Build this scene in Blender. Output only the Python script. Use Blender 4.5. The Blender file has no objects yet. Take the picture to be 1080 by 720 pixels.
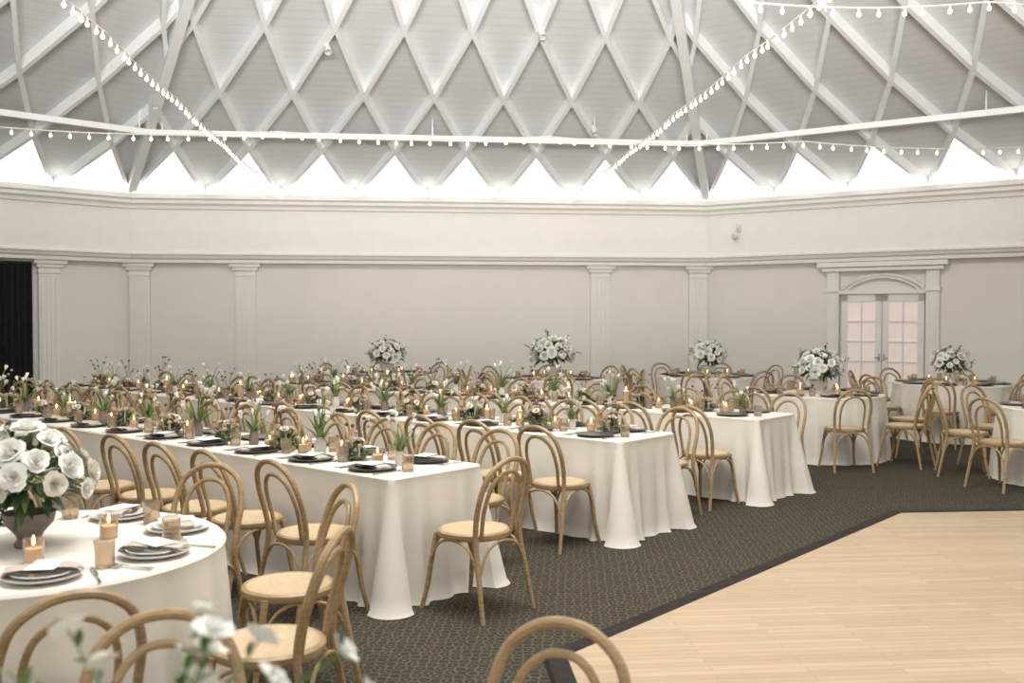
import bpy, math, random
from mathutils import Vector, Matrix
random.seed(7)
S = bpy.context.scene
try:
    S.view_settings.view_transform = 'Standard'
    S.view_settings.look = 'None'
except Exception: pass

# ---------------------------------------------------------------- materials
def mat(name, col, rough=0.6, var=0.08, scale=12, metal=0, trans=0, emit=None, estr=0, bump=0, bscale=60, spec=None):
    m = bpy.data.materials.new(name); m.use_nodes = True
    nt = m.node_tree; b = nt.nodes['Principled BSDF']
    b.inputs['Roughness'].default_value = rough
    b.inputs['Metallic'].default_value = metal
    if spec is not None: b.inputs['Specular IOR Level'].default_value = spec
    if trans: b.inputs['Transmission Weight'].default_value = trans
    tc = nt.nodes.new('ShaderNodeTexCoord'); nz = nt.nodes.new('ShaderNodeTexNoise')
    nz.inputs['Scale'].default_value = scale; nz.inputs['Detail'].default_value = 4
    nt.links.new(tc.outputs['Object'], nz.inputs['Vector'])
    r = nt.nodes.new('ShaderNodeValToRGB')
    r.color_ramp.elements[0].position = .3; r.color_ramp.elements[1].position = .7
    r.color_ramp.elements[0].color = (*[c*(1-var) for c in col], 1)
    r.color_ramp.elements[1].color = (*[min(1, c*(1+var)) for c in col], 1)
    nt.links.new(nz.outputs['Fac'], r.inputs['Fac']); nt.links.new(r.outputs['Color'], b.inputs['Base Color'])
    if emit:
        b.inputs['Emission Color'].default_value = (*emit, 1); b.inputs['Emission Strength'].default_value = estr
    if bump:
        n2 = nt.nodes.new('ShaderNodeTexNoise'); n2.inputs['Scale'].default_value = bscale
        nt.links.new(tc.outputs['Object'], n2.inputs['Vector'])
        bp = nt.nodes.new('ShaderNodeBump'); bp.inputs['Strength'].default_value = bump; bp.inputs['Distance'].default_value = .01
        nt.links.new(n2.outputs['Fac'], bp.inputs['Height']); nt.links.new(bp.outputs['Normal'], b.inputs['Normal'])
    return m

def wood_mat(name, c1, c2, rough, vec_scale):
    m = bpy.data.materials.new(name); m.use_nodes = True
    nt = m.node_tree; b = nt.nodes['Principled BSDF']; b.inputs['Roughness'].default_value = rough
    tc = nt.nodes.new('ShaderNodeTexCoord'); mp = nt.nodes.new('ShaderNodeMapping'); mp.inputs['Scale'].default_value = vec_scale
    nz = nt.nodes.new('ShaderNodeTexNoise'); nz.inputs['Scale'].default_value = 6; nz.inputs['Detail'].default_value = 5
    r = nt.nodes.new('ShaderNodeValToRGB'); r.color_ramp.elements[0].position = .3; r.color_ramp.elements[1].position = .7
    r.color_ramp.elements[0].color = (*c1, 1); r.color_ramp.elements[1].color = (*c2, 1)
    nt.links.new(tc.outputs['Object'], mp.inputs['Vector']); nt.links.new(mp.outputs['Vector'], nz.inputs['Vector'])
    nt.links.new(nz.outputs['Fac'], r.inputs['Fac']); nt.links.new(r.outputs['Color'], b.inputs['Base Color'])
    return m

M_wall = mat('wall_paint', (.79,.755,.695), .8, .015, 3, bump=.1, bscale=40)
M_trim = mat('trim_paint', (.81,.78,.725), .6, .015, 5)
M_beam = mat('beam_paint', (.91,.91,.905), .65, .02, 4)
M_cloth = mat('table_linen', (.735,.69,.61), .9, .03, 5, bump=.1, bscale=300, spec=.15)
M_chair = wood_mat('bentwood_oak', (.29,.195,.095), (.43,.30,.155), .42, (3,3,14))
M_seat = wood_mat('seat_oak', (.48,.355,.21), (.59,.455,.285), .45, (2,12,2))
M_white = mat('petal_white', (.90,.89,.83), .6, .03, 30)
M_cream = mat('petal_cream', (.84,.80,.70), .6, .05, 30)
M_leaf = mat('leaf_dark_green', (.045,.085,.028), .5, .35, 20)
M_leaf2 = mat('leaf_light_green', (.15,.23,.06), .5, .3, 20)
M_brown = mat('mushroom_tan', (.36,.25,.15), .8, .3, 30)
M_pod = mat('dried_pod', (.10,.05,.03), .8, .3, 40)
M_char = mat('charcoal_stoneware', (.075,.073,.07), .35, .2, 20)
M_plate = mat('white_porcelain', (.72,.71,.68), .2, .02, 10)
M_nap = mat('linen_napkin', (.50,.43,.36), .9, .08, 60)
M_card = mat('menu_card_paper', (.82,.81,.78), .7, .02, 30)
M_amber = mat('smoked_glass', (.82,.71,.58), .08, .04, 10, trans=.88)
M_wax = mat('candle_wax', (.84,.75,.60), .5, .03, 20, emit=(1,.6,.28), estr=.25)  # warm emission stands in for candlelight glowing through the wax
M_flame = mat('candle_flame', (1,.6,.25), .5, .02, 5, emit=(1,.6,.27), estr=12)
M_bulb = mat('bulb_glow', (1,.9,.75), .3, .02, 5, emit=(1,.86,.66), estr=7)
M_cable = mat('cable_white', (.62,.58,.52), .5, .05, 20)
M_steel = mat('flatware_steel', (.6,.6,.6), .25, .05, 20, metal=1)
M_black = mat('black_velvet', (.008,.008,.009), .9, .3, 8)
M_vase = mat('stone_vase', (.20,.16,.13), .6, .2, 15)
M_wvase = mat('white_vase', (.62,.58,.53), .4, .05, 15)
M_gray = mat('device_grey', (.66,.65,.63), .5, .05, 15)
M_dark = mat('dark_walnut_border', (.030,.024,.021), .7, .3, 12, spec=.12)
M_pane = mat('frosted_pane', (.80,.71,.66), .25, .03, 3, emit=(.95,.76,.68), estr=.22)
M_sky = mat('translucent_glazing', (.85,.88,.9), .5, .02, 2, emit=(.99,.995,1), estr=1.4)

def ceiling_mat():
    m = bpy.data.materials.new('ceiling_boards'); m.use_nodes = True
    nt = m.node_tree; b = nt.nodes['Principled BSDF']; b.inputs['Roughness'].default_value = .75
    tc = nt.nodes.new('ShaderNodeTexCoord')
    sep = nt.nodes.new('ShaderNodeSeparateXYZ'); nt.links.new(tc.outputs['Object'], sep.inputs[0])
    mul = nt.nodes.new('ShaderNodeMath'); mul.operation = 'MULTIPLY'; mul.inputs[1].default_value = 16
    nt.links.new(sep.outputs['Z'], mul.inputs[0])
    fr = nt.nodes.new('ShaderNodeMath'); fr.operation = 'FRACT'; nt.links.new(mul.outputs[0], fr.inputs[0])
    r = nt.nodes.new('ShaderNodeValToRGB'); e = r.color_ramp.elements
    e[0].position = 0; e[0].color = (.62,.62,.625,1); e[1].position = .12; e[1].color = (.72,.72,.725,1)
    nt.links.new(fr.outputs[0], r.inputs['Fac']); nt.links.new(r.outputs['Color'], b.inputs['Base Color'])
    return m
M_ceil = ceiling_mat()

def carpet_mat():
    m = bpy.data.materials.new('patterned_carpet'); m.use_nodes = True
    nt = m.node_tree; b = nt.nodes['Principled BSDF']; b.inputs['Roughness'].default_value = 1
    b.inputs['Specular IOR Level'].default_value = .05
    tc = nt.nodes.new('ShaderNodeTexCoord'); mp = nt.nodes.new('ShaderNodeMapping'); mp.inputs['Rotation'].default_value = (0,0,.85)
    nt.links.new(tc.outputs['Object'], mp.inputs['Vector'])
    v = nt.nodes.new('ShaderNodeTexVoronoi'); v.inputs['Scale'].default_value = 14; v.inputs['Randomness'].default_value = .2
    nt.links.new(mp.outputs['Vector'], v.inputs['Vector'])
    s = nt.nodes.new('ShaderNodeMath'); s.operation = 'MULTIPLY'; s.inputs[1].default_value = 18
    nt.links.new(v.outputs['Distance'], s.inputs[0])
    sn = nt.nodes.new('ShaderNodeMath'); sn.operation = 'SINE'; nt.links.new(s.outputs[0], sn.inputs[0])
    nz = nt.nodes.new('ShaderNodeTexNoise'); nz.inputs['Scale'].default_value = 50
    nt.links.new(mp.outputs['Vector'], nz.inputs['Vector'])
    a = nt.nodes.new('ShaderNodeMath'); a.operation = 'MULTIPLY'; nt.links.new(sn.outputs[0], a.inputs[0]); nt.links.new(nz.outputs['Fac'], a.inputs[1])
    r = nt.nodes.new('ShaderNodeValToRGB'); e = r.color_ramp.elements
    e[0].position = .12; e[0].color = (.050,.044,.032,1); e[1].position = .48; e[1].color = (.118,.104,.076,1)
    nt.links.new(a.outputs[0], r.inputs['Fac']); nt.links.new(r.outputs['Color'], b.inputs['Base Color'])
    return m
M_carpet = carpet_mat()

def parquet_mat():
    m = bpy.data.materials.new('maple_strip_floor'); m.use_nodes = True
    nt = m.node_tree; b = nt.nodes['Principled BSDF']; b.inputs['Roughness'].default_value = .40
    tc = nt.nodes.new('ShaderNodeTexCoord'); mp = nt.nodes.new('ShaderNodeMapping'); mp.inputs['Rotation'].default_value = (0,0,-math.radians(5))
    nt.links.new(tc.outputs['Object'], mp.inputs['Vector'])
    br = nt.nodes.new('ShaderNodeTexBrick'); br.inputs['Scale'].default_value = 1
    br.inputs['Brick Width'].default_value = .9; br.inputs['Row Height'].default_value = .057; br.inputs['Mortar Size'].default_value = .0014
    br.inputs['Color1'].default_value = (.61,.455,.295,1); br.inputs['Color2'].default_value = (.50,.36,.225,1); br.inputs['Mortar'].default_value = (.32,.22,.135,1)
    nt.links.new(mp.outputs['Vector'], br.inputs['Vector'])
    nz = nt.nodes.new('ShaderNodeTexNoise'); nz.inputs['Scale'].default_value = 5; nz.inputs['Detail'].default_value = 6
    mp2 = nt.nodes.new('ShaderNodeMapping'); mp2.inputs['Scale'].default_value = (1,12,1)
    nt.links.new(mp.outputs['Vector'], mp2.inputs['Vector']); nt.links.new(mp2.outputs['Vector'], nz.inputs['Vector'])
    mx = nt.nodes.new('ShaderNodeMix'); mx.data_type = 'RGBA'; mx.blend_type = 'MULTIPLY'; mx.inputs['Factor'].default_value = .28
    nt.links.new(br.outputs['Color'], mx.inputs['A']); nt.links.new(nz.outputs['Fac'], mx.inputs['B'])
    nt.links.new(mx.outputs['Result'], b.inputs['Base Color'])
    return m
M_parq = parquet_mat()

# ---------------------------------------------------------------- mesh builder
class MB:
    def __init__(s): s.v=[]; s.f=[]; s.m=[]; s.mats=[]
    def mi(s, m):
        if m not in s.mats: s.mats.append(m)
        return s.mats.index(m)
    def add(s, vs, fs, m):
        o=len(s.v); k=s.mi(m)
        s.v += [tuple(p) for p in vs]
        for f in fs: s.f.append([i+o for i in f]); s.m.append(k)
    def mesh(s, name, smooth=True):
        me = bpy.data.meshes.new(name); me.from_pydata(s.v, [], s.f)
        for m in s.mats: me.materials.append(m)
        me.polygons.foreach_set('material_index', s.m)
        if smooth:
            me.polygons.foreach_set('use_smooth', [True]*len(s.f))
        me.update()
        if smooth:
            try: me.set_sharp_from_angle(angle=math.radians(40))
            except Exception: pass
        return me
    def obj(s, name, smooth=True, M=None, parent=None):
        return place(s.mesh(name, smooth), name, M, parent)
def place(me, name, M=None, parent=None):
    o = bpy.data.objects.new(name, me); S.collection.objects.link(o)
    if M is not None: o.matrix_world = M
    if parent: o.parent = parent
    return o

def box(mb, c, s, m, R=None):
    cx,cy,cz=c; x,y,z=[k/2 for k in s]
    vs=[Vector((a*x,b*y,d*z)) for a in (-1,1) for b in (-1,1) for d in (-1,1)]
    if R is not None: vs=[R@v for v in vs]
    vs=[v+Vector(c) for v in vs]
    mb.add(vs, [(0,1,3,2),(4,6,7,5),(0,4,5,1),(2,3,7,6),(0,2,6,4),(1,5,7,3)], m)
def beam(mb, p, q, side, down, w, d, m):
    p=Vector(p); q=Vector(q)
    vs=[]
    for b in (p,q):
        for sgn,dd in ((-1,0),(1,0),(1,1),(-1,1)):
            vs.append(b+side*(sgn*w/2)+down*(dd*d))
    mb.add(vs, [(0,1,2,3),(7,6,5,4),(0,4,5,1),(1,5,6,2),(2,6,7,3),(3,7,4,0)], m)
def cr(pts, n=8, closed=False):
    P=[Vector(p) for p in pts]; out=[]; N=len(P)
    segs = N if closed else N-1
    for i in range(segs):
        p1=P[i]; p2=P[(i+1)%N]
        p0=P[i-1] if (i>0 or closed) else p1*2-p2
        p3=P[(i+2)%N] if (i+2<N or closed) else p2*2-p1
        for k in range(n):
            t=k/n
            out.append(.5*((2*p1)+(p2-p0)*t+(2*p0-5*p1+4*p2-p3)*t*t+(3*p1-p0-3*p2+p3)*t**3))
    if not closed: out.append(P[-1])
    return out
def tube(mb, pts, r, m, n=8, closed=False, caps=True):
    P=[Vector(p) for p in pts]; N=len(P); rings=[]; up=None
    for i in range(N):
        a=P[i-1] if (i>0 or closed) else P[i]; b=P[(i+1)%N] if (i<N-1 or closed) else P[i]
        t=(b-a).normalized()
        if up is None:
            up = t.orthogonal().normalized()
        up=(up-t*up.dot(t)).normalized(); w=t.cross(up)
        rr = r(i/(N-1)) if callable(r) else r
        rings.append([P[i]+(up*math.cos(2*math.pi*k/n)+w*math.sin(2*math.pi*k/n))*rr for k in range(n)])
    vs=[p for R in rings for p in R]; fs=[]
    for i in range(N if closed else N-1):
        j=(i+1)%N
        for k in range(n):
            fs.append((i*n+k, i*n+(k+1)%n, j*n+(k+1)%n, j*n+k))
    if caps and not closed:
        fs.append(tuple(range(n-1,-1,-1))); fs.append(tuple((N-1)*n+k for k in range(n)))
    mb.add(vs, fs, m)
def lathe(mb, prof, m, n=24, c=(0,0,0), sx=1, sy=1, cap0=True, cap1=True):
    vs=[]; fs=[]
    for r,z in prof:
        for k in range(n):
            a=2*math.pi*k/n; vs.append((c[0]+r*math.cos(a)*sx, c[1]+r*math.sin(a)*sy, c[2]+z))
    for i in range(len(prof)-1):
        for k in range(n):
            fs.append((i*n+k,i*n+(k+1)%n,(i+1)*n+(k+1)%n,(i+1)*n+k))
    if cap0: fs.append(tuple(range(n-1,-1,-1)))
    if cap1: fs.append(tuple((len(prof)-1)*n+k for k in range(n)))
    mb.add(vs,fs,m)

# ---------------------------------------------------------------- geometry of the hall
EYE=1.69
PL=Vector((-6.6,17.2)); PR=Vector((3.6,18.4))
a=math.radians(35); PRR=PR+Vector((math.cos(a),-math.sin(a)))*10.3
a=math.radians(45); PLL=PL-Vector((math.cos(a),math.sin(a)))*10.3
a=math.radians(80); PR3=PRR+Vector((math.cos(a),-math.sin(a)))*10.3
a=math.radians(88); PL3=PLL-Vector((math.cos(a),math.sin(a)))*10.3
poly=[PL3,PLL,PL,PR,PRR,PR3]
names=['far_left','left','back','right','far_right']
ZB=3.90; APEX=Vector((0,5.2,ZB+12.6*math.tan(math.radians(22))))
def inward(A,B):
    d=(B-A).normalized(); return Vector((d.y,-d.x))
def sweep(mb, prof, m):
    n=len(prof); vs=[]
    for i,P in enumerate(poly):
        n1=inward(poly[i-1],P) if i>0 else inward(P,poly[i+1])
        n2=inward(P,poly[i+1]) if i<len(poly)-1 else n1
        mt=(n1+n2)/(1+n1.dot(n2))
        for off,z in prof:
            q=P+mt*off; vs.append((q.x,q.y,z))
    fs=[]
    for i in range(len(poly)-1):
        for k in range(n):
            k2=(k+1)%n; fs.append((i*n+k,i*n+k2,(i+1)*n+k2,(i+1)*n+k))
    mb.add(vs,fs,m)

fl=MB(); fl.add([(-20,-6,0),(20,-6,0),(20,22,0),(-20,22,0)],[(0,1,2,3)],M_carpet); fl.obj('floor',False)
for i,nm in enumerate(names):
    A,B=poly[i],poly[i+1]; n=inward(A,B)
    mb=MB(); o=-n*.15
    vs=[(A.x,A.y,0),(B.x,B.y,0),(B.x,B.y,ZB),(A.x,A.y,ZB),(A.x+o.x,A.y+o.y,0),(B.x+o.x,B.y+o.y,0),(B.x+o.x,B.y+o.y,ZB),(A.x+o.x,A.y+o.y,ZB)]
    mb.add(vs,[(0,1,2,3),(5,4,7,6),(0,3,7,4),(1,5,6,2),(3,2,6,7)],M_wall); mb.obj('wall_'+nm,False)
mb=MB(); sweep(mb,[(0,2.60),(.20,2.60),(.20,2.655),(.245,2.675),(.27,2.72),(.30,2.735),(.30,2.765),(.25,2.775),(.25,3.50),(.285,3.515),(.285,3.56),(.31,3.60),(.37,3.66),(.40,3.68),(.40,3.76),(.36,3.76),(.36,3.60),(0,3.60)],M_trim); mb.obj('trim_cornice',False)
mb=MB(); sweep(mb,[(0,0),(.03,0),(.03,.14),(.015,.16),(0,.16)],M_trim); mb.obj('baseboard_perimeter',False)

def wallM(A,B,t,z=0,off=0):
    d=(B-A).normalized(); n=inward(A,B); p=A+d*t+n*off
    return Matrix(((d.x,n.x,0,p.x),(d.y,n.y,0,p.y),(0,0,1,z),(0,0,0,1)))
def pilaster(M,w=.34,top=2.598):
    mb=MB(); D=.07
    box(mb,(0,D/2,top/2),(w,D,top-.02),M_trim)
    for k in (-1.5,-.5,.5,1.5): box(mb,(k*w*.22,D+.008,1.33),(w*.12,.016,2.05),M_trim)
    box(mb,(0,D/2+.02,.13),(w+.08,D+.04,.26),M_trim)
    box(mb,(0,D/2+.01,top-.20),(w+.03,D+.03,.03),M_trim)
    box(mb,(0,D/2+.02,top-.09),(w+.08,D+.05,.06),M_trim)
    box(mb,(0,D/2+.04,top-.03),(w+.18,D+.09,.06),M_trim)
    mb.obj('pilaster',False,M)
for t in (.18,1.965,8.25,10.09): pilaster(wallM(PL,PR,t,0,.003))
LL=(PLL-PL).length
for t in (LL-1.36,LL-4.6): pilaster(wallM(PLL,PL,t,0,.003))
for t in (6.6,8.8): pilaster(wallM(PR,PRR,t,0,.003))

mb=MB(); n=160; vs=[];fs=[]
for i in range(n+1):
    x=-2.4*i/n; y=.10+.035*math.sin(i*.95)+.015*math.sin(i*.37)
    for z in (0.01,.8,1.7,2.52): vs.append((x,y+(.01*math.sin(i*.5+z)),z))
for i in range(n):
    for k in range(3): fs.append((i*4+k,i*4+4+k,i*4+5+k,i*4+k+1))
mb.add(vs,fs,M_black); tube(mb,[(.0,.1,2.54),(-2.42,.1,2.54)],.018,M_black)
mb.obj('black_curtain',True,wallM(PLL,PL,LL-1.64))

Md=wallM(PR,PRR,3.15,0,.003)
root=bpy.data.objects.new('door_1',None); S.collection.objects.link(root); root.matrix_world=Md
def part(mb,name,smooth=False):
    o=mb.obj(name,smooth); o.parent=root; return o
W=1.34;H=2.05
mb=MB()
for sx in (-1,1):
    x0=sx*W/4
    lw=W/2-.01
    box(mb,(x0-lw/2+.05,.04,H/2),(.10,.045,H),M_trim); box(mb,(x0+lw/2-.05,.04,H/2),(.10,.045,H),M_trim)
    box(mb,(x0,.04,H-.06),(lw,.045,.12),M_trim); box(mb,(x0,.04,.13),(lw,.045,.26),M_trim)
    pw=lw-.2
    box(mb,(x0,.045,(H+.14)/2),(.022,.03,H-.38),M_trim)
    for k in range(1,5): box(mb,(x0,.045,.26+(H-.38)*k/5),(pw,.03,.022),M_trim)
part(mb,'leaves')
mb=MB()
for sx in (-1,1): box(mb,(sx*W/4,.03,(H+.14)/2),(W/2-.2,.008,H-.38),M_pane)
part(mb,'panes')
mb=MB()
for s_ in (1,-1):
    tube(mb,[(s_*.04,.07,1.0),(s_*.04,.10,1.0),(s_*.11,.10,1.0)],.008,M_steel)
    box(mb,(s_*.04,.067,1.0),(.025,.01,.11),M_steel)
part(mb,'handles')
mb=MB()
for sx in (-1,1):
    box(mb,(sx*(W/2+.13),.06,1.25),(.20,.12,2.5),M_trim)
    box(mb,(sx*(W/2+.13),.075,.15),(.25,.15,.3),M_trim)
    box(mb,(sx*(W/2+.13),.075,2.12),(.24,.15,.05),M_trim)
    box(mb,(sx*(W/2+.13),.07,1.2),(.10,.13,1.6),M_trim)
box(mb,(0,.05,H+.04),(W+.1,.10,.07),M_trim)
box(mb,(0,.09,2.47),(W+.6,.18,.06),M_trim); box(mb,(0,.11,2.55),(W+.75,.22,.08),M_trim)
arc=[]
for k in range(25):
    u=-1+2*k/24; arc.append((u*(W/2-.02), .06, H+.09+.24*(1-u*u)**.8))
for r,y in ((.032,.06),(.02,.10)): tube(mb,[(p[0]*(1 if r>.03 else .93),y-.02,p[2]-(0 if r>.03 else .05)) for p in arc],r,M_trim,8)
part(mb,'surround')

# ceiling planes + lattice + triangular clerestory glazing along the eaves
lat=MB(); cm=MB(); ribs=MB(); ring=MB()
A3=lambda p:Vector((p.x,p.y,ZB))
for i in range(len(poly)-1):
    gl=MB()
    A=A3(poly[i]);B=A3(poly[i+1]); u=(B-A).normalized(); nn=u.cross(APEX-A).normalized()
    if nn.z>0: nn=-nn
    w=(APEX-A)-u*(APEX-A).dot(u); au=(APEX-A).dot(u); aw=w.length; w.normalize()
    L=(B-A).length
    up=-nn*.08
    cm.add([A,B,APEX,A+up,B+up,APEX+up],[(0,1,2),(3,5,4)],M_ceil)
    nb=8; sp=L/nb; hh=1.55; KC=.85; NR=int(aw*.93/hh)
    def node(k2,j):
        wv=j*hh; mid=L/2+(au-L/2)*wv/aw
        return (mid+(k2*sp/2-L/2)*(1-KC*wv/aw), wv)
    def to3(p): return A+u*p[0]+w*p[1]
    def inside_clip(p,q):
        s0,s1=0,1
        for f in (lambda P:P[0]*aw-P[1]*au, lambda P:(L-P[0])*aw-P[1]*(L-au)):
            a0,a1=f(p),f(q)
            if a0<0 and a1<0: return None
            if a0<0: s0=max(s0,a0/(a0-a1))
            elif a1<0: s1=min(s1,a0/(a0-a1))
        return (s0,s1) if s1-s0>.03 else None
    for k2 in range(0,2*nb,2):
        t=[to3(node(k2,0)),to3(node(k2+2,0)),to3(node(k2+1,1))]
        c=(t[0]+t[1]+t[2])/3
        fr=[p+(c-p)*.03+nn*.02 for p in t]
        gl.add(fr,[(0,1,2)],M_sky)
    gl.obj('window_%d'%(i+1),False)
    for j in range(NR):
        for k2 in range(-14,2*nb+15):
            if (k2+j)%2: continue
            for dk in (1,-1):
                p=node(k2,j); q=node(k2+dk,j+1); c=inside_clip(p,q)
                if not c: continue
                P3=to3(p).lerp(to3(q),c[0]); Q3=to3(p).lerp(to3(q),c[1])
                side=(Q3-P3).normalized().cross(nn).normalized()
                beam(lat,P3,Q3,side,nn,.062,.16 if dk==1 else .162,M_beam)
for P in poly[1:-1]:
    A=A3(P); d=(APEX-A).normalized(); side=Vector((d.y,-d.x,0)).normalized(); dn=d.cross(side)
    if dn.z>0: dn=-dn
    beam(ribs,A,APEX,side,dn,.13,.26,M_beam)
for t0,zoff,w_,d_ in ((.17,-.26,.08,.085),(.52,-.30,.11,.14)):
    pts=[A3(P)+(APEX-A3(P))*t0+Vector((0,0,zoff)) for P in poly]
    for i in range(len(pts)-1):
        d=(pts[i+1]-pts[i]).normalized(); side=Vector((d.y,-d.x,0))
        beam(ring,pts[i],pts[i+1],side,Vector((0,0,-1)),w_,d_,M_beam)
for i in range(1,len(pts)-2):
    pa=A3(poly[i])+(APEX-A3(poly[i]))*.17; pb=A3(poly[i+1])+(APEX-A3(poly[i+1]))*.17
    for f in (.02,.5,.98):
        p=pa.lerp(pb,f); tube(ring,[p+Vector((0,0,-.35)),p+Vector((0,-.0,.02))],.012,M_beam,6)
cm.obj('ceiling',False); lat.obj('lattice_beams',False); ribs.obj('hip_rafter_beams',False); ring.obj('ring_tie_beam',False)

# dance floor
e0=math.radians(49.5)
c1=Vector((.15,4.9)); c2=Vector((3.25,8.53)); s=(c2-c1).length
pts=[c1,c2]; ang=e0
for k in range(6):
    ang-=math.radians(45); pts.append(pts[-1]+Vector((math.cos(ang),math.sin(ang)))*s)
cen=sum(pts,Vector((0,0)))/8
df=MB(); out=pts; inn=[cen+(p-cen)*(1-.11/5.5) for p in pts]
df.add([(p.x,p.y,.018) for p in inn],[tuple(range(7,-1,-1))],M_parq)
vs=[(p.x,p.y,.0) for p in out]+[(cen.x+(p.x-cen.x)*.997,cen.y+(p.y-cen.y)*.997,.020) for p in out]+[(p.x,p.y,.020) for p in inn]+[(p.x,p.y,.016) for p in inn]
fs=[]
for r in range(3):
    for k in range(8): fs.append((r*8+k,r*8+(k+1)%8,(r+1)*8+(k+1)%8,(r+1)*8+k))
df.add(vs,fs,M_dark); df.obj('dance_floor',False)

# ---------------------------------------------------------------- chair
ch=MB()
def mirror(pts): return [(-x,y,z) for x,y,z in reversed(pts)]
half=[(.215,-.27,0),(.20,-.225,.22),(.185,-.185,.44),(.193,-.20,.58),(.196,-.235,.70),(.165,-.268,.81),(.09,-.288,.873)]
hoop=cr(half+[(0,-.293,.892)]+mirror(half),6)
tube(ch,hoop,lambda t:.0158 if .1<t<.9 else .0128+.003*min(t,1-t)*10,M_chair,8)
half=[(.125,-.172,.45),(.132,-.195,.58),(.130,-.225,.68),(.105,-.25,.76),(.055,-.268,.806)]
tube(ch,cr(half+[(0,-.272,.818)]+mirror(half),6),.0122,M_chair,8)
for sx in (-1,1):
    tube(ch,cr([(sx*.155,.150,.445),(sx*.172,.172,.30),(sx*.185,.195,.14),(sx*.205,.225,0)],5),lambda t:.0175-.005*t,M_chair,8)
def arch(a,b):
    a=Vector(a);b=Vector(b);m=(a+b)/2
    pts=[a,a.lerp(b,.10)+Vector((0,0,.10)),a.lerp(b,.24)+Vector((0,0,.165)),m+Vector((0,0,.19)),a.lerp(b,.76)+Vector((0,0,.165)),a.lerp(b,.90)+Vector((0,0,.10)),b]
    tube(ch,cr(pts,4),.0085,M_chair,6)
arch((.183,.187,.235),(-.183,.187,.235)); arch((.197,-.222,.235),(-.197,-.222,.235))
arch((.183,.187,.235),(.199,-.222,.235)); arch((-.183,.187,.235),(-.199,-.222,.235))
lathe(ch,[(.16,.425),(.20,.425),(.212,.432),(.216,.445),(.214,.460),(.203,.468),(.190,.466)],M_chair,32,cap1=False)
lathe(ch,[(.190,.466),(.18,.461),(.10,.456),(.02,.455)],M_seat,32,cap0=False)
chair_me=ch.mesh('dining_chair')
def chair(x,y,fx,fy,jit=.0):
    a=math.atan2(fy,fx)-math.pi/2+random.uniform(-jit,jit)
    return place(chair_me,'dining_chair',Matrix.Translation((x,y,0))@Matrix.Rotation(a,4,'Z'))

# ---------------------------------------------------------------- table linens
def cloth_from(perim, norms, corner, H, seed, folds, amp):
    rnd=random.Random(seed); n=len(perim); ph=[rnd.uniform(0,6.28) for _ in range(4)]
    mb=MB(); vs=[]; levels=[0,.015,.04,.1,.2,.32,.46,.6,.74,.87,.96,1.0]
    al=[0]
    for i in range(1,n): al.append(al[-1]+(Vector(perim[i])-Vector(perim[i-1])).length)
    T=al[-1]+(Vector(perim[0])-Vector(perim[-1])).length
    for t in levels:
        for i in range(n):
            s_=al[i]/T*2*math.pi
            f=math.sin(s_*folds+ph[0])*.5+math.sin(s_*round(folds*1.7)+ph[1])*.35+math.sin(s_*round(folds*.45)+ph[2])*.4
            off=t*.05+amp*f*(t**.8)+corner[i]*t**1.1
            if t<.03: off=t*.3
            z=H*(1-t)
            if t==0: off=-.006
            z=max(z,.006)
            if t==1.0: off+= .012
            p=Vector(perim[i])+Vector(norms[i])*off
            vs.append((p.x,p.y,z))
    fs=[]
    for l in range(len(levels)-1):
        for i in range(n):
            j=(i+1)%n; fs.append((l*n+i,(l+1)*n+i,(l+1)*n+j,l*n+j))
    fs.append(tuple(range(n)))
    mb.add(vs,fs,M_cloth)
    return mb
def long_cloth(L,W,seed):
    r=.03; P=[];N=[];C=[]
    def line(a,b,nrm):
        a=Vector(a);b=Vector(b);k=max(2,int((b-a).length/.022))
        for i in range(k): P.append(tuple(a.lerp(b,i/k)));N.append(nrm)
    def corner_(c,a0):
        for i in range(9):
            a=a0+math.pi/2*i/9; P.append((c[0]+r*math.cos(a),c[1]+r*math.sin(a))); N.append((math.cos(a),math.sin(a)))
    w=W/2
    line((r,-w),(L-r,-w),(0,-1)); corner_((L-r,-w+r),-math.pi/2)
    line((L,-w+r),(L,w-r),(1,0)); corner_((L-r,w-r),0)
    line((L-r,w),(r,w),(0,1)); corner_((r,w-r),math.pi/2)
    line((0,w-r),(0,-w+r),(-1,0)); corner_((r,-w+r),math.pi)
    cs=[(0,-w),(L,-w),(0,w),(L,w)]
    for p in P:
        d=min(math.hypot(p[0]-c[0],p[1]-c[1]) for c in cs)
        C.append(.15*math.exp(-(d/.045)**2)-.05*math.exp(-((d-.12)/.035)**2)+.035*math.exp(-((d-.20)/.035)**2)-.02*math.exp(-((d-.29)/.04)**2))
    return cloth_from(P,N,C,.76,seed,int(2*(L+W)/.42),.016)
def round_cloth(R,seed):
    n=220;P=[];N=[]
    for i in range(n):
        a=2*math.pi*i/n;P.append((R*math.cos(a),R*math.sin(a)));N.append((math.cos(a),math.sin(a)))
    return cloth_from(P,N,[0]*n,.76,seed,18,.030)

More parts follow.
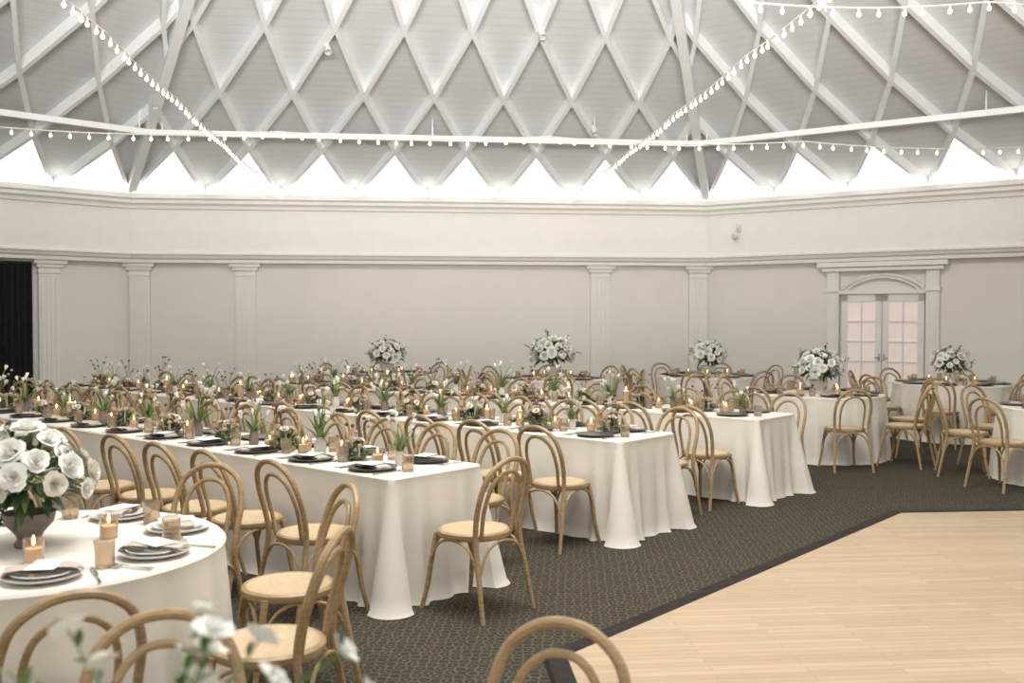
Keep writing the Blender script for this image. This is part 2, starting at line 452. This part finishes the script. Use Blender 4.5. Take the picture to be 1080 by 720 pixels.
# ---------------------------------------------------------------- plants
def flower(mb,c,R,axis,m,rings=((6,1.0,.45),(5,.78,.62),(4,.5,.75),(3,.25,.8))):
    q=Vector(axis).to_track_quat('Z','Y').to_matrix(); c=Vector(c); ph=random.random()*6
    for n,op,hgt in rings:
        ph+=.6
        for k in range(n):
            a0=ph+2*math.pi*k/n; vs=[];ns=4;na=3
            jr=random.uniform(.9,1.1)
            for i in range(ns):
                s=i/(ns-1)
                rho=R*op*(s**.65)*jr; h=R*hgt*(s**1.3)-(R*.15*op if s==1 else 0)
                wd=(math.pi/n*1.6)*math.sin(math.pi*(.28+.5*s))
                for j in range(na):
                    aa=a0+(j-1)*wd; rr=rho*(1 if j==1 else .93)
                    hj=h*(1 if j==1 else .95)
                    vs.append(c+q@Vector((rr*math.cos(aa),rr*math.sin(aa),hj)))
            fs=[(i*na+j,i*na+j+1,(i+1)*na+j+1,(i+1)*na+j) for i in range(ns-1) for j in range(na-1)]
            mb.add(vs,fs,m)
def leaf(mb,base,d,L,W,m,droop=.3):
    d=Vector(d).normalized(); side=d.cross(Vector((0,0,1)))
    if side.length<.05: side=Vector((1,0,0))
    side.normalize(); nrm=side.cross(d); vs=[];n=5
    for i in range(n):
        s=i/(n-1); c=Vector(base)+d*(L*s)-Vector((0,0,1))*(droop*L*s*s)
        w=W*math.sin(math.pi*min(.98,.08+.9*s))**.8
        vs += [c-side*w+nrm*w*.35,c,c+side*w+nrm*w*.35]
    fs=[(i*3+j,i*3+j+1,(i+1)*3+j+1,(i+1)*3+j) for i in range(n-1) for j in range(2)]
    mb.add(vs,fs,m)
def rdir(zmin=-.2):
    while True:
        v=Vector((random.uniform(-1,1),random.uniform(-1,1),random.uniform(zmin,1)))
        if .2<v.length<1: return v.normalized()
def big_floral(seed,dark=True,wild=1.0,nfl=30,nst=20,rs=1.0,lf=210):
    random.seed(seed); mb=MB()
    lathe(mb,[(.05,0),(.055,.01),(.04,.03),(.05,.05),(.085,.09),(.095,.13),(.085,.13),(.07,.10),(.01,.09)],M_vase if dark else M_wvase,20)
    C=Vector((0,0,.24))
    for k in range(lf):
        d=rdir(-.35)
        l=random.uniform(.06,.11)*min(1,rs+.15)
        b=C+Vector((d.x*.13,d.y*.13,d.z*.10))*random.uniform(.6,1.2)
        leaf(mb,b,d+rdir(-.5)*.4,l,random.uniform(.012,.020)*min(1,rs+.1),M_leaf if random.random()<.8 else M_leaf2,.3)
    for k in range(nst):
        d=rdir(.0 if k>5 else -.15); L=random.uniform(.20,.30)*wild
        p0=C; p1=C+Vector((d.x*L*.5,d.y*L*.5,max(d.z,.1)*L*.5)); p2=C+Vector((d.x*L*.95,d.y*L*.95,max(d.z,.1)*L*.85))
        path=cr([p0,p1,p2],4); tube(mb,path,.003*min(1,rs+.1),M_leaf2,5)
        for j in range(3,len(path)):
            leaf(mb,path[j],(d+rdir(-.4)*.8),.05*min(1,rs+.1),.012*min(1,rs),M_leaf2 if k%3==0 else M_leaf,.2)
        if k%3: flower(mb,p2,.028,d,M_white,((5,1,.5),(3,.5,.7)))
    for k in range(nfl):
        i=k+.5; z=1-1.15*i/nfl; ph=math.pi*(1+5**.5)*i; r=math.sqrt(max(0,1-z*z))
        d=Vector((r*math.cos(ph),r*math.sin(ph),z))
        R=random.choice((.04,.048,.055,.066))*rs
        pos=C+Vector((d.x*.19,d.y*.19,d.z*.16))*random.uniform(.9,1.28)
        flower(mb,pos,R,d,M_white if random.random()<.75 else M_cream)
    return mb.mesh('floral_centerpiece')
def tulip(mb,c,axis,m,R=.02):
    flower(mb,c,R,axis,m,((3,.85,2.1),(3,.65,2.2)))
def tulip_arr(seed):
    random.seed(seed); mb=MB()
    lathe(mb,[(.030,0),(.034,.01),(.036,.06),(.024,.09),(.027,.10),(.021,.10),(.016,.05)],M_wvase if seed%2 else M_vase,16)
    for k in range(9):
        a=random.uniform(0,6.28); l=random.uniform(.04,.14); h=random.uniform(.18,.36)
        p0=(0,0,.06); p1=(math.cos(a)*l*.35,math.sin(a)*l*.35,h*.65); p2=(math.cos(a)*l,math.sin(a)*l,h)
        tube(mb,cr([p0,p1,p2],4),.003,M_leaf2,5)
        if k<8: tulip(mb,p2,Vector((math.cos(a)*.5,math.sin(a)*.5,1)),M_white,.021)
    for k in range(18):
        a=random.uniform(0,6.28); s=random.uniform(.15,1.0)
        leaf(mb,(0,0,.07),(math.cos(a)*s,math.sin(a)*s,1),random.uniform(.12,.28),random.uniform(.007,.012),M_leaf2 if k%4 else M_leaf,random.uniform(.2,.55))
    return mb.mesh('tulip_arrangement')
def moss_arr(seed):
    random.seed(seed); mb=MB()
    lathe(mb,[(.04,0),(.07,.015),(.08,.04),(.075,.04),(.05,.03)],M_vase,18)
    for k in range(100):
        d=rdir(.0); b=Vector((d.x*.06,d.y*.06,.035+d.z*.03))
        leaf(mb,b,d,random.uniform(.05,.13),random.uniform(.005,.012),M_leaf2 if random.random()<.6 else M_leaf,.3)
    for k in range(11):
        a=random.uniform(0,6.28); r=random.uniform(.01,.10); h=random.uniform(.06,.15); R=random.uniform(.018,.034)
        x,y=r*math.cos(a),r*math.sin(a)
        tube(mb,[(x*.8,y*.8,.03),(x,y,h)],.006,M_wvase,6)
        lathe(mb,[(.004,-.004),(R,-.004),(R*.95,.006),(R*.6,.018),(.002,.022)],M_brown,12,(x,y,h))
    for k in range(9):
        a=random.uniform(0,6.28); r=random.uniform(.04,.17); h=random.uniform(.16,.40)
        x,y=r*math.cos(a),r*math.sin(a)
        tube(mb,cr([(0,0,.03),(x*.3,y*.3,h*.6),(x,y,h)],3),.0015,M_pod,4)
        lathe(mb,[(.001,-.014),(.010,-.009),(.015,0),(.010,.009),(.001,.014)],M_pod if k%2 else M_brown,8,(x,y,h))
    for k in range(4):
        d=rdir(.3); flower(mb,Vector((d.x*.08,d.y*.08,.09+d.z*.05)),.030,d,M_cream)
    return mb.mesh('moss_and_mushroom_arrangement')
bigs=[big_floral(3,True,.9,34,14),big_floral(5,False,1.05,38),big_floral(8,False,1.05,34),big_floral(17,False,1.14,16,24,.55,110)]
tulips=[tulip_arr(k) for k in (11,12,13,14)]
mosses=[moss_arr(k) for k in (21,22,23)]
random.seed(99)
def flame(mb,z):
    lathe(mb,[(.001,z),(.005,z+.007),(.007,z+.015),(.0035,z+.030),(.0005,z+.040)],M_flame,8)
mb=MB()
lathe(mb,[(.030,0),(.036,.004),(.038,.09),(.035,.09),(.033,.006),(.001,.006)],M_amber,18,cap1=False)
lathe(mb,[(.031,.0065),(.031,.055),(.002,.054)],M_wax,14); tube(mb,[(0,0,.054),(0,0,.066)],.0015,M_pod,5); flame(mb,.063)
votive=mb.mesh('votive_candle')
mb=MB()
lathe(mb,[(.036,0),(.040,.004),(.036,.01),(.036,.15),(.034,.15),(.034,.012),(.001,.012)],M_amber,18,cap1=False)
lathe(mb,[(.029,.0125),(.029,.155),(.027,.162),(.002,.160)],M_wax,16); tube(mb,[(0,0,.16),(0,0,.172)],.0015,M_pod,5); flame(mb,.168)
pillar=mb.mesh('hurricane_candle')
mb=MB()
prof=[(.030,0),(.034,.004),(.037,.03),(.035,.05),(.038,.10),(.036,.10),(.033,.05),(.034,.03),(.030,.008),(.001,.008)]
lathe(mb,prof,M_amber,24,cap1=False); tumbler=mb.mesh('drinking_glass')
mb=MB(); lathe(mb,[(.07,0),(.09,.004),(.14,.012),(.150,.018),(.149,.021),(.13,.016),(.09,.010),(.001,.009)],M_char,40)
charger=mb.mesh('charger_plate')
mb=MB(); lathe(mb,[(.07,0),(.09,.004),(.13,.016),(.137,.022),(.136,.025),(.12,.018),(.08,.010),(.001,.009)],M_plate,40)
lathe(mb,[(.05,.0105),(.07,.014),(.102,.026),(.108,.030),(.106,.032),(.09,.024),(.06,.019),(.001,.018)],M_plate,36)
wplate=mb.mesh('dinner_plate')
def napkin():
    mb=MB(); nx,ny=14,8
    for lay in range(3):
        vs=[]
        for i in range(nx+1):
            for j in range(ny+1):
                x=(i/nx-.5)*(.26-.01*lay); y=(j/ny-.5)*(.11-.006*lay)
                z=.026+lay*.006 - max(0,abs(x)-.10)*.25+.0015*math.sin(x*60+lay*2)+.001*math.sin(y*80)
                vs.append((x+.004*math.sin(j*1.3+lay),y+.003*math.sin(i*.8),z))
        fs=[(i*(ny+1)+j,(i+1)*(ny+1)+j,(i+1)*(ny+1)+j+1,i*(ny+1)+j+1) for i in range(nx) for j in range(ny)]
        mb.add(vs,fs,M_nap)
    return mb.mesh('linen_napkin')
nap=napkin()
mb=MB(); box(mb,(0,0,.044),(.10,.15,.0015),M_card)
for k in range(6): box(mb,(0,.045-.016*k,.0451),(.05-.006*(k%3),.002,.0004),M_gray)
card=mb.mesh('menu_card',False)
def fork_me():
    mb=MB()
    tube(mb,cr([(0,-.095,.004),(0,-.03,.003),(0,.03,.006),(0,.045,.006)],3),lambda t:.0042-.0018*math.sin(t*3.1),M_steel,6)
    box(mb,(0,.052,.006),(.022,.018,.002),M_steel)
    for k in (-1.5,-.5,.5,1.5): tube(mb,[(k*.006,.058,.006),(k*.006,.08,.009),(k*.0057,.098,.006)],.0015,M_steel,5)
    return mb.mesh('fork')
def knife_me():
    mb=MB()
    tube(mb,[(0,-.10,.005),(0,-.05,.005),(0,.0,.005)],lambda t:.0055-.0015*t,M_steel,8)
    box(mb,(.002,.055,.005),(.016,.11,.0022),M_steel); tube(mb,[(.001,.108,.005),(.001,.118,.005)],lambda t:.005-.003*t,M_steel,6)
    return mb.mesh('table_knife')
forkm,knifem=fork_me(),knife_me()
TOP=.7605
def TR(x,y,z=0,a=0,s=1): return Matrix.Translation((x,y,z))@Matrix.Rotation(a,4,'Z')@Matrix.Scale(s,4)
def setting(M,near,style):
    if style=='dark':
        place(charger,'charger_plate',M@TR(0,.16))
        hasn=random.random()<.7
        if hasn: place(nap,'linen_napkin',M@TR(0,.16,-.004,random.choice((0,1.57,.6))+random.uniform(-.1,.1)))
        if hasn and near and random.random()<.9: place(card,'menu_card',M@TR(.01,.16,-.003,random.uniform(-.5,.5)))
    else:
        place(wplate,'dinner_plate',M@TR(0,.18))
        place(nap,'linen_napkin',M@TR(0,.18,.008,random.choice((0,1.57))+random.uniform(-.3,.3)))
        place(card,'menu_card',M@TR(.01,.18,.006,random.uniform(-.6,.6)))
    place(tumbler,'drinking_glass',M@TR(.215,.25))
    if near:
        place(forkm,'fork',M@TR(-.185,.15)); place(forkm,'fork',M@TR(-.215,.14)); place(knifem,'table_knife',M@TR(.168,.12))

eang=math.radians(49); e=Vector((math.cos(eang),math.sin(eang))); d=Vector((-e.y,e.x))
def long_table(P0,L,seed,sp=.60,end=False):
    W=.76; mb=long_cloth(L,W,seed)
    ang=math.atan2(d.y,d.x); M=Matrix.Translation((P0[0],P0[1],0))@Matrix.Rotation(ang,4,'Z')
    mb.obj('long_banquet_table',True,M)
    x=.34; xs=[]
    while x<L-.25: xs.append(x); x+=sp
    for i,x in enumerate(xs):
        for sgn in (1,-1):
            yy=sgn*(W/2+.29+random.uniform(-.01,.03))
            p=M@Vector((x+random.uniform(-.03,.03),yy,0)); f=(M.to_3x3()@Vector((0,-sgn,0)))
            chair(p.x,p.y,f.x,f.y,.07)
            Ms=M@Matrix.Translation((x,sgn*W/2,TOP))@Matrix.Rotation(0 if sgn<0 else math.pi,4,'Z')
            setting(Ms@TR(0,-.005),i<5 and seed<3,'dark')
    if end:
        p=M@Vector((-.31,.02,0)); f=M.to_3x3()@Vector((1,0,0)); chair(p.x,p.y,f.x,f.y)
    x=.36;k=seed
    while x<L-.15:
        if k%2: me,nm,s_=random.choice(tulips),'tulip_arrangement',random.uniform(.8,1.15)
        else: me,nm,s_=random.choice(mosses),'moss_and_mushroom_arrangement',random.uniform(.85,1.05)
        place(me,nm,M@TR(x,random.uniform(-.015,.015),TOP,random.uniform(0,6),s_))
        for dx,dy in ((.15,.035),(.22,-.045)):
            if random.random()<.58:
                c=random.random()
                if c<.75: place(votive,'votive_candle',M@TR(x+dx,dy,TOP))
                else: place(pillar,'hurricane_candle',M@TR(x+dx,dy,TOP,0,random.choice((.75,.95))))
        x+=.38;k+=1
T1=(-.44,5.95);T2=(1.05,7.64);T3=(2.46,9.22)
long_table(T1,8.6,1,end=True)
long_table(T2,9.0,2)
long_table(T3,7.4,3)

def round_table(c,seed,flor,fs,phase,n=8,near=False,skip=(),dist=1.07,rot=0):
    R=.76; M=Matrix.Translation((c[0],c[1],0)); round_cloth(R,seed).obj('round_banquet_table',True,M)
    for k in range(n):
        a=math.radians(phase)+2*math.pi*k/n
        if k not in skip:
            chair(c[0]+dist*math.cos(a),c[1]+dist*math.sin(a),-math.cos(a),-math.sin(a),.12)
        Ms=Matrix.Translation((c[0]+R*math.cos(a),c[1]+R*math.sin(a),TOP))@Matrix.Rotation(a+math.pi/2,4,'Z')
        setting(Ms,near,'light' if near else 'dark')
    place(bigs[flor],'floral_centerpiece',M@TR(0,0,TOP,rot,fs))
    for k in range(4):
        a=k*math.pi/2+.5+rot; place(votive,'votive_candle',M@TR(.30*math.cos(a),.30*math.sin(a),TOP))
round_table((-1.95,4.0),31,0,1.08,-15,8,True)
round_table((-.49,1.36),32,3,1.04,18,8,True,skip=(5,6),rot=2.2)
round_table((3.7,12.0),33,1,1.2,-92,8)
round_table((6.1,13.8),34,2,1.1,-120,8,rot=2)
round_table((5.8,10.15),35,2,1.0,-112,8)
round_table((.6,14.8),36,1,1.45,-90,8,rot=3)
round_table((3.05,15.5),37,2,1.2,-110,8,rot=4)
round_table((-2.0,15.9),38,1,1.25,-80,8,rot=5)

# ---------------------------------------------------------------- string lights
def string(p,q,n,sag=.06,name='string_lights',span=2.2,br=.017):
    p=Vector(p);q=Vector(q);mb=MB();L=(q-p).length;m=max(12,int(L/.2));path=[]
    f=lambda t:p.lerp(q,t)-Vector((0,0,sag*(1-(2*((t*L/span)%1)-1)**2)))
    tube(mb,[f(i/m) for i in range(m+1)],.008,M_cable,5)
    for i in range(n):
        c=f((i+.5+random.uniform(-.15,.15))/n)
        lathe(mb,[(.007,0),(.010,-.008),(.010,-.028),(.008,-.032)],M_cable,8,tuple(c))
        lathe(mb,[(.006,-.030),(br*.8,-.042),(br,-.054),(br*.8,-.068),(.002,-.076)],M_bulb,10,tuple(c))
    mb.obj(name,True)
def ext(a,b,t): a=Vector(a);b=Vector(b);return a+(b-a)*t
a_=(-3.95,17.1,3.76);b_=(-3.32,7.5,4.07); string(a_,ext(a_,b_,1.5),84,.03)
a_=(1.02,17.7,3.78);b_=(2.29,7.5,4.07); string(a_,ext(a_,b_,1.5),92,.03)
string((-12.3,10.75,3.85),(10.4,13.1,3.85),105,.06,span=3.2)
string((1.9,8.1,4.22),(9,9.6,4.7),34,.05)

def spot(x,y,z,ax):
    mb=MB(); tube(mb,[(0,0,0),(0,0,-.14)],.012,M_gray,8)
    R=Vector(ax).to_track_quat('Z','Y').to_matrix().to_4x4()
    t=MB(); lathe(t,[(.03,-.08),(.045,-.07),(.05,.05),(.055,.08),(.045,.08),(.04,.02)],M_gray,16)
    mb.add([(R@Vector(v))+Vector((0,0,-.2)) for v in t.v],t.f,M_gray)
    mb.obj('ceiling_spotlight',True,Matrix.Translation((x,y,z)))
def roofz(x,y):
    A=A3(PL);B=A3(PR);n=(B-A).cross(APEX-A); return A.z-((x-A.x)*n.x+(y-A.y)*n.y)/n.z
for x,y in ((-2.5,13.6),(.4,13.5),(1.3,15.8),(-5.2,14.6)): spot(x,y,roofz(x,y)-.01,(.2,-.5,-.8))
mb=MB(); box(mb,(0,.03,0),(.08,.06,.12),M_gray); tube(mb,cr([(0,.05,0),(0,.12,-.02),(0,.15,-.10)],4),.018,M_gray,8)
lathe(mb,[(.02,.03),(.05,.02),(.055,-.03),(.035,-.07),(.002,-.085)],M_gray,16,(0,.16,-.13))
mb.obj('security_camera',True,wallM(PR,PRR,.72,3.25,.26))

# ---------------------------------------------------------------- lights
def area(name,loc,target,sx,sy,power,col=(1,1,1),spread=math.pi):
    l=bpy.data.lights.new(name,'AREA'); l.shape='RECTANGLE'; l.size=sx; l.size_y=sy; l.energy=power; l.color=col; l.spread=spread
    o=bpy.data.objects.new(name,l); S.collection.objects.link(o); o.location=loc
    o.rotation_euler=(Vector(target)-Vector(loc)).to_track_quat('-Z','Y').to_euler(); return o
for i in range(0,5):
    A,B=poly[i],poly[i+1]; n=inward(A,B); dd=(B-A).normalized(); mid=(A+B)/2+n*.20
    l=bpy.data.lights.new('cove_light','AREA'); l.shape='RECTANGLE'; l.size=(B-A).length-.4; l.size_y=.14; l.energy=44; l.color=(1,1,.99)
    o=bpy.data.objects.new('cove_light',l); S.collection.objects.link(o)
    X=Vector((dd.x,dd.y,0)); Z=-Vector((n.x*.75,n.y*.75,.65)).normalized(); Y=Z.cross(X)
    o.matrix_world=Matrix(((X.x,Y.x,Z.x,mid.x),(X.y,Y.y,Z.y,mid.y),(X.z,Y.z,Z.z,3.63),(0,0,0,1)))
area('apex_fill_light',(0,5.2,7.6),(0,8.5,0),3.5,3.5,540,(1,.98,.945))  # added fill lamp under the apex, brightens the tables; no modelled skylight
area('ceiling_fill_light',(0,-2.5,3.4),(0,4.2,8.4),7,1.5,1650,(1,.995,.985),math.radians(90))  # added unseen fill behind the camera, lifts ceiling and walls
w=bpy.data.worlds.new('daylight'); S.world=w; w.use_nodes=True
w.node_tree.nodes['Background'].inputs[0].default_value=(1,.975,.94,1); w.node_tree.nodes['Background'].inputs[1].default_value=.88

# ---------------------------------------------------------------- camera
cam=bpy.data.cameras.new('camera'); co=bpy.data.objects.new('camera',cam); S.collection.objects.link(co); S.camera=co
cam.sensor_width=36; cam.lens=35; co.location=(0,0,EYE)
co.rotation_euler=(math.radians(90)-math.atan(27/1050),0,0)
cam.clip_start=.05
cam.dof.use_dof=True; cam.dof.focus_distance=7.5; cam.dof.aperture_fstop=2.8
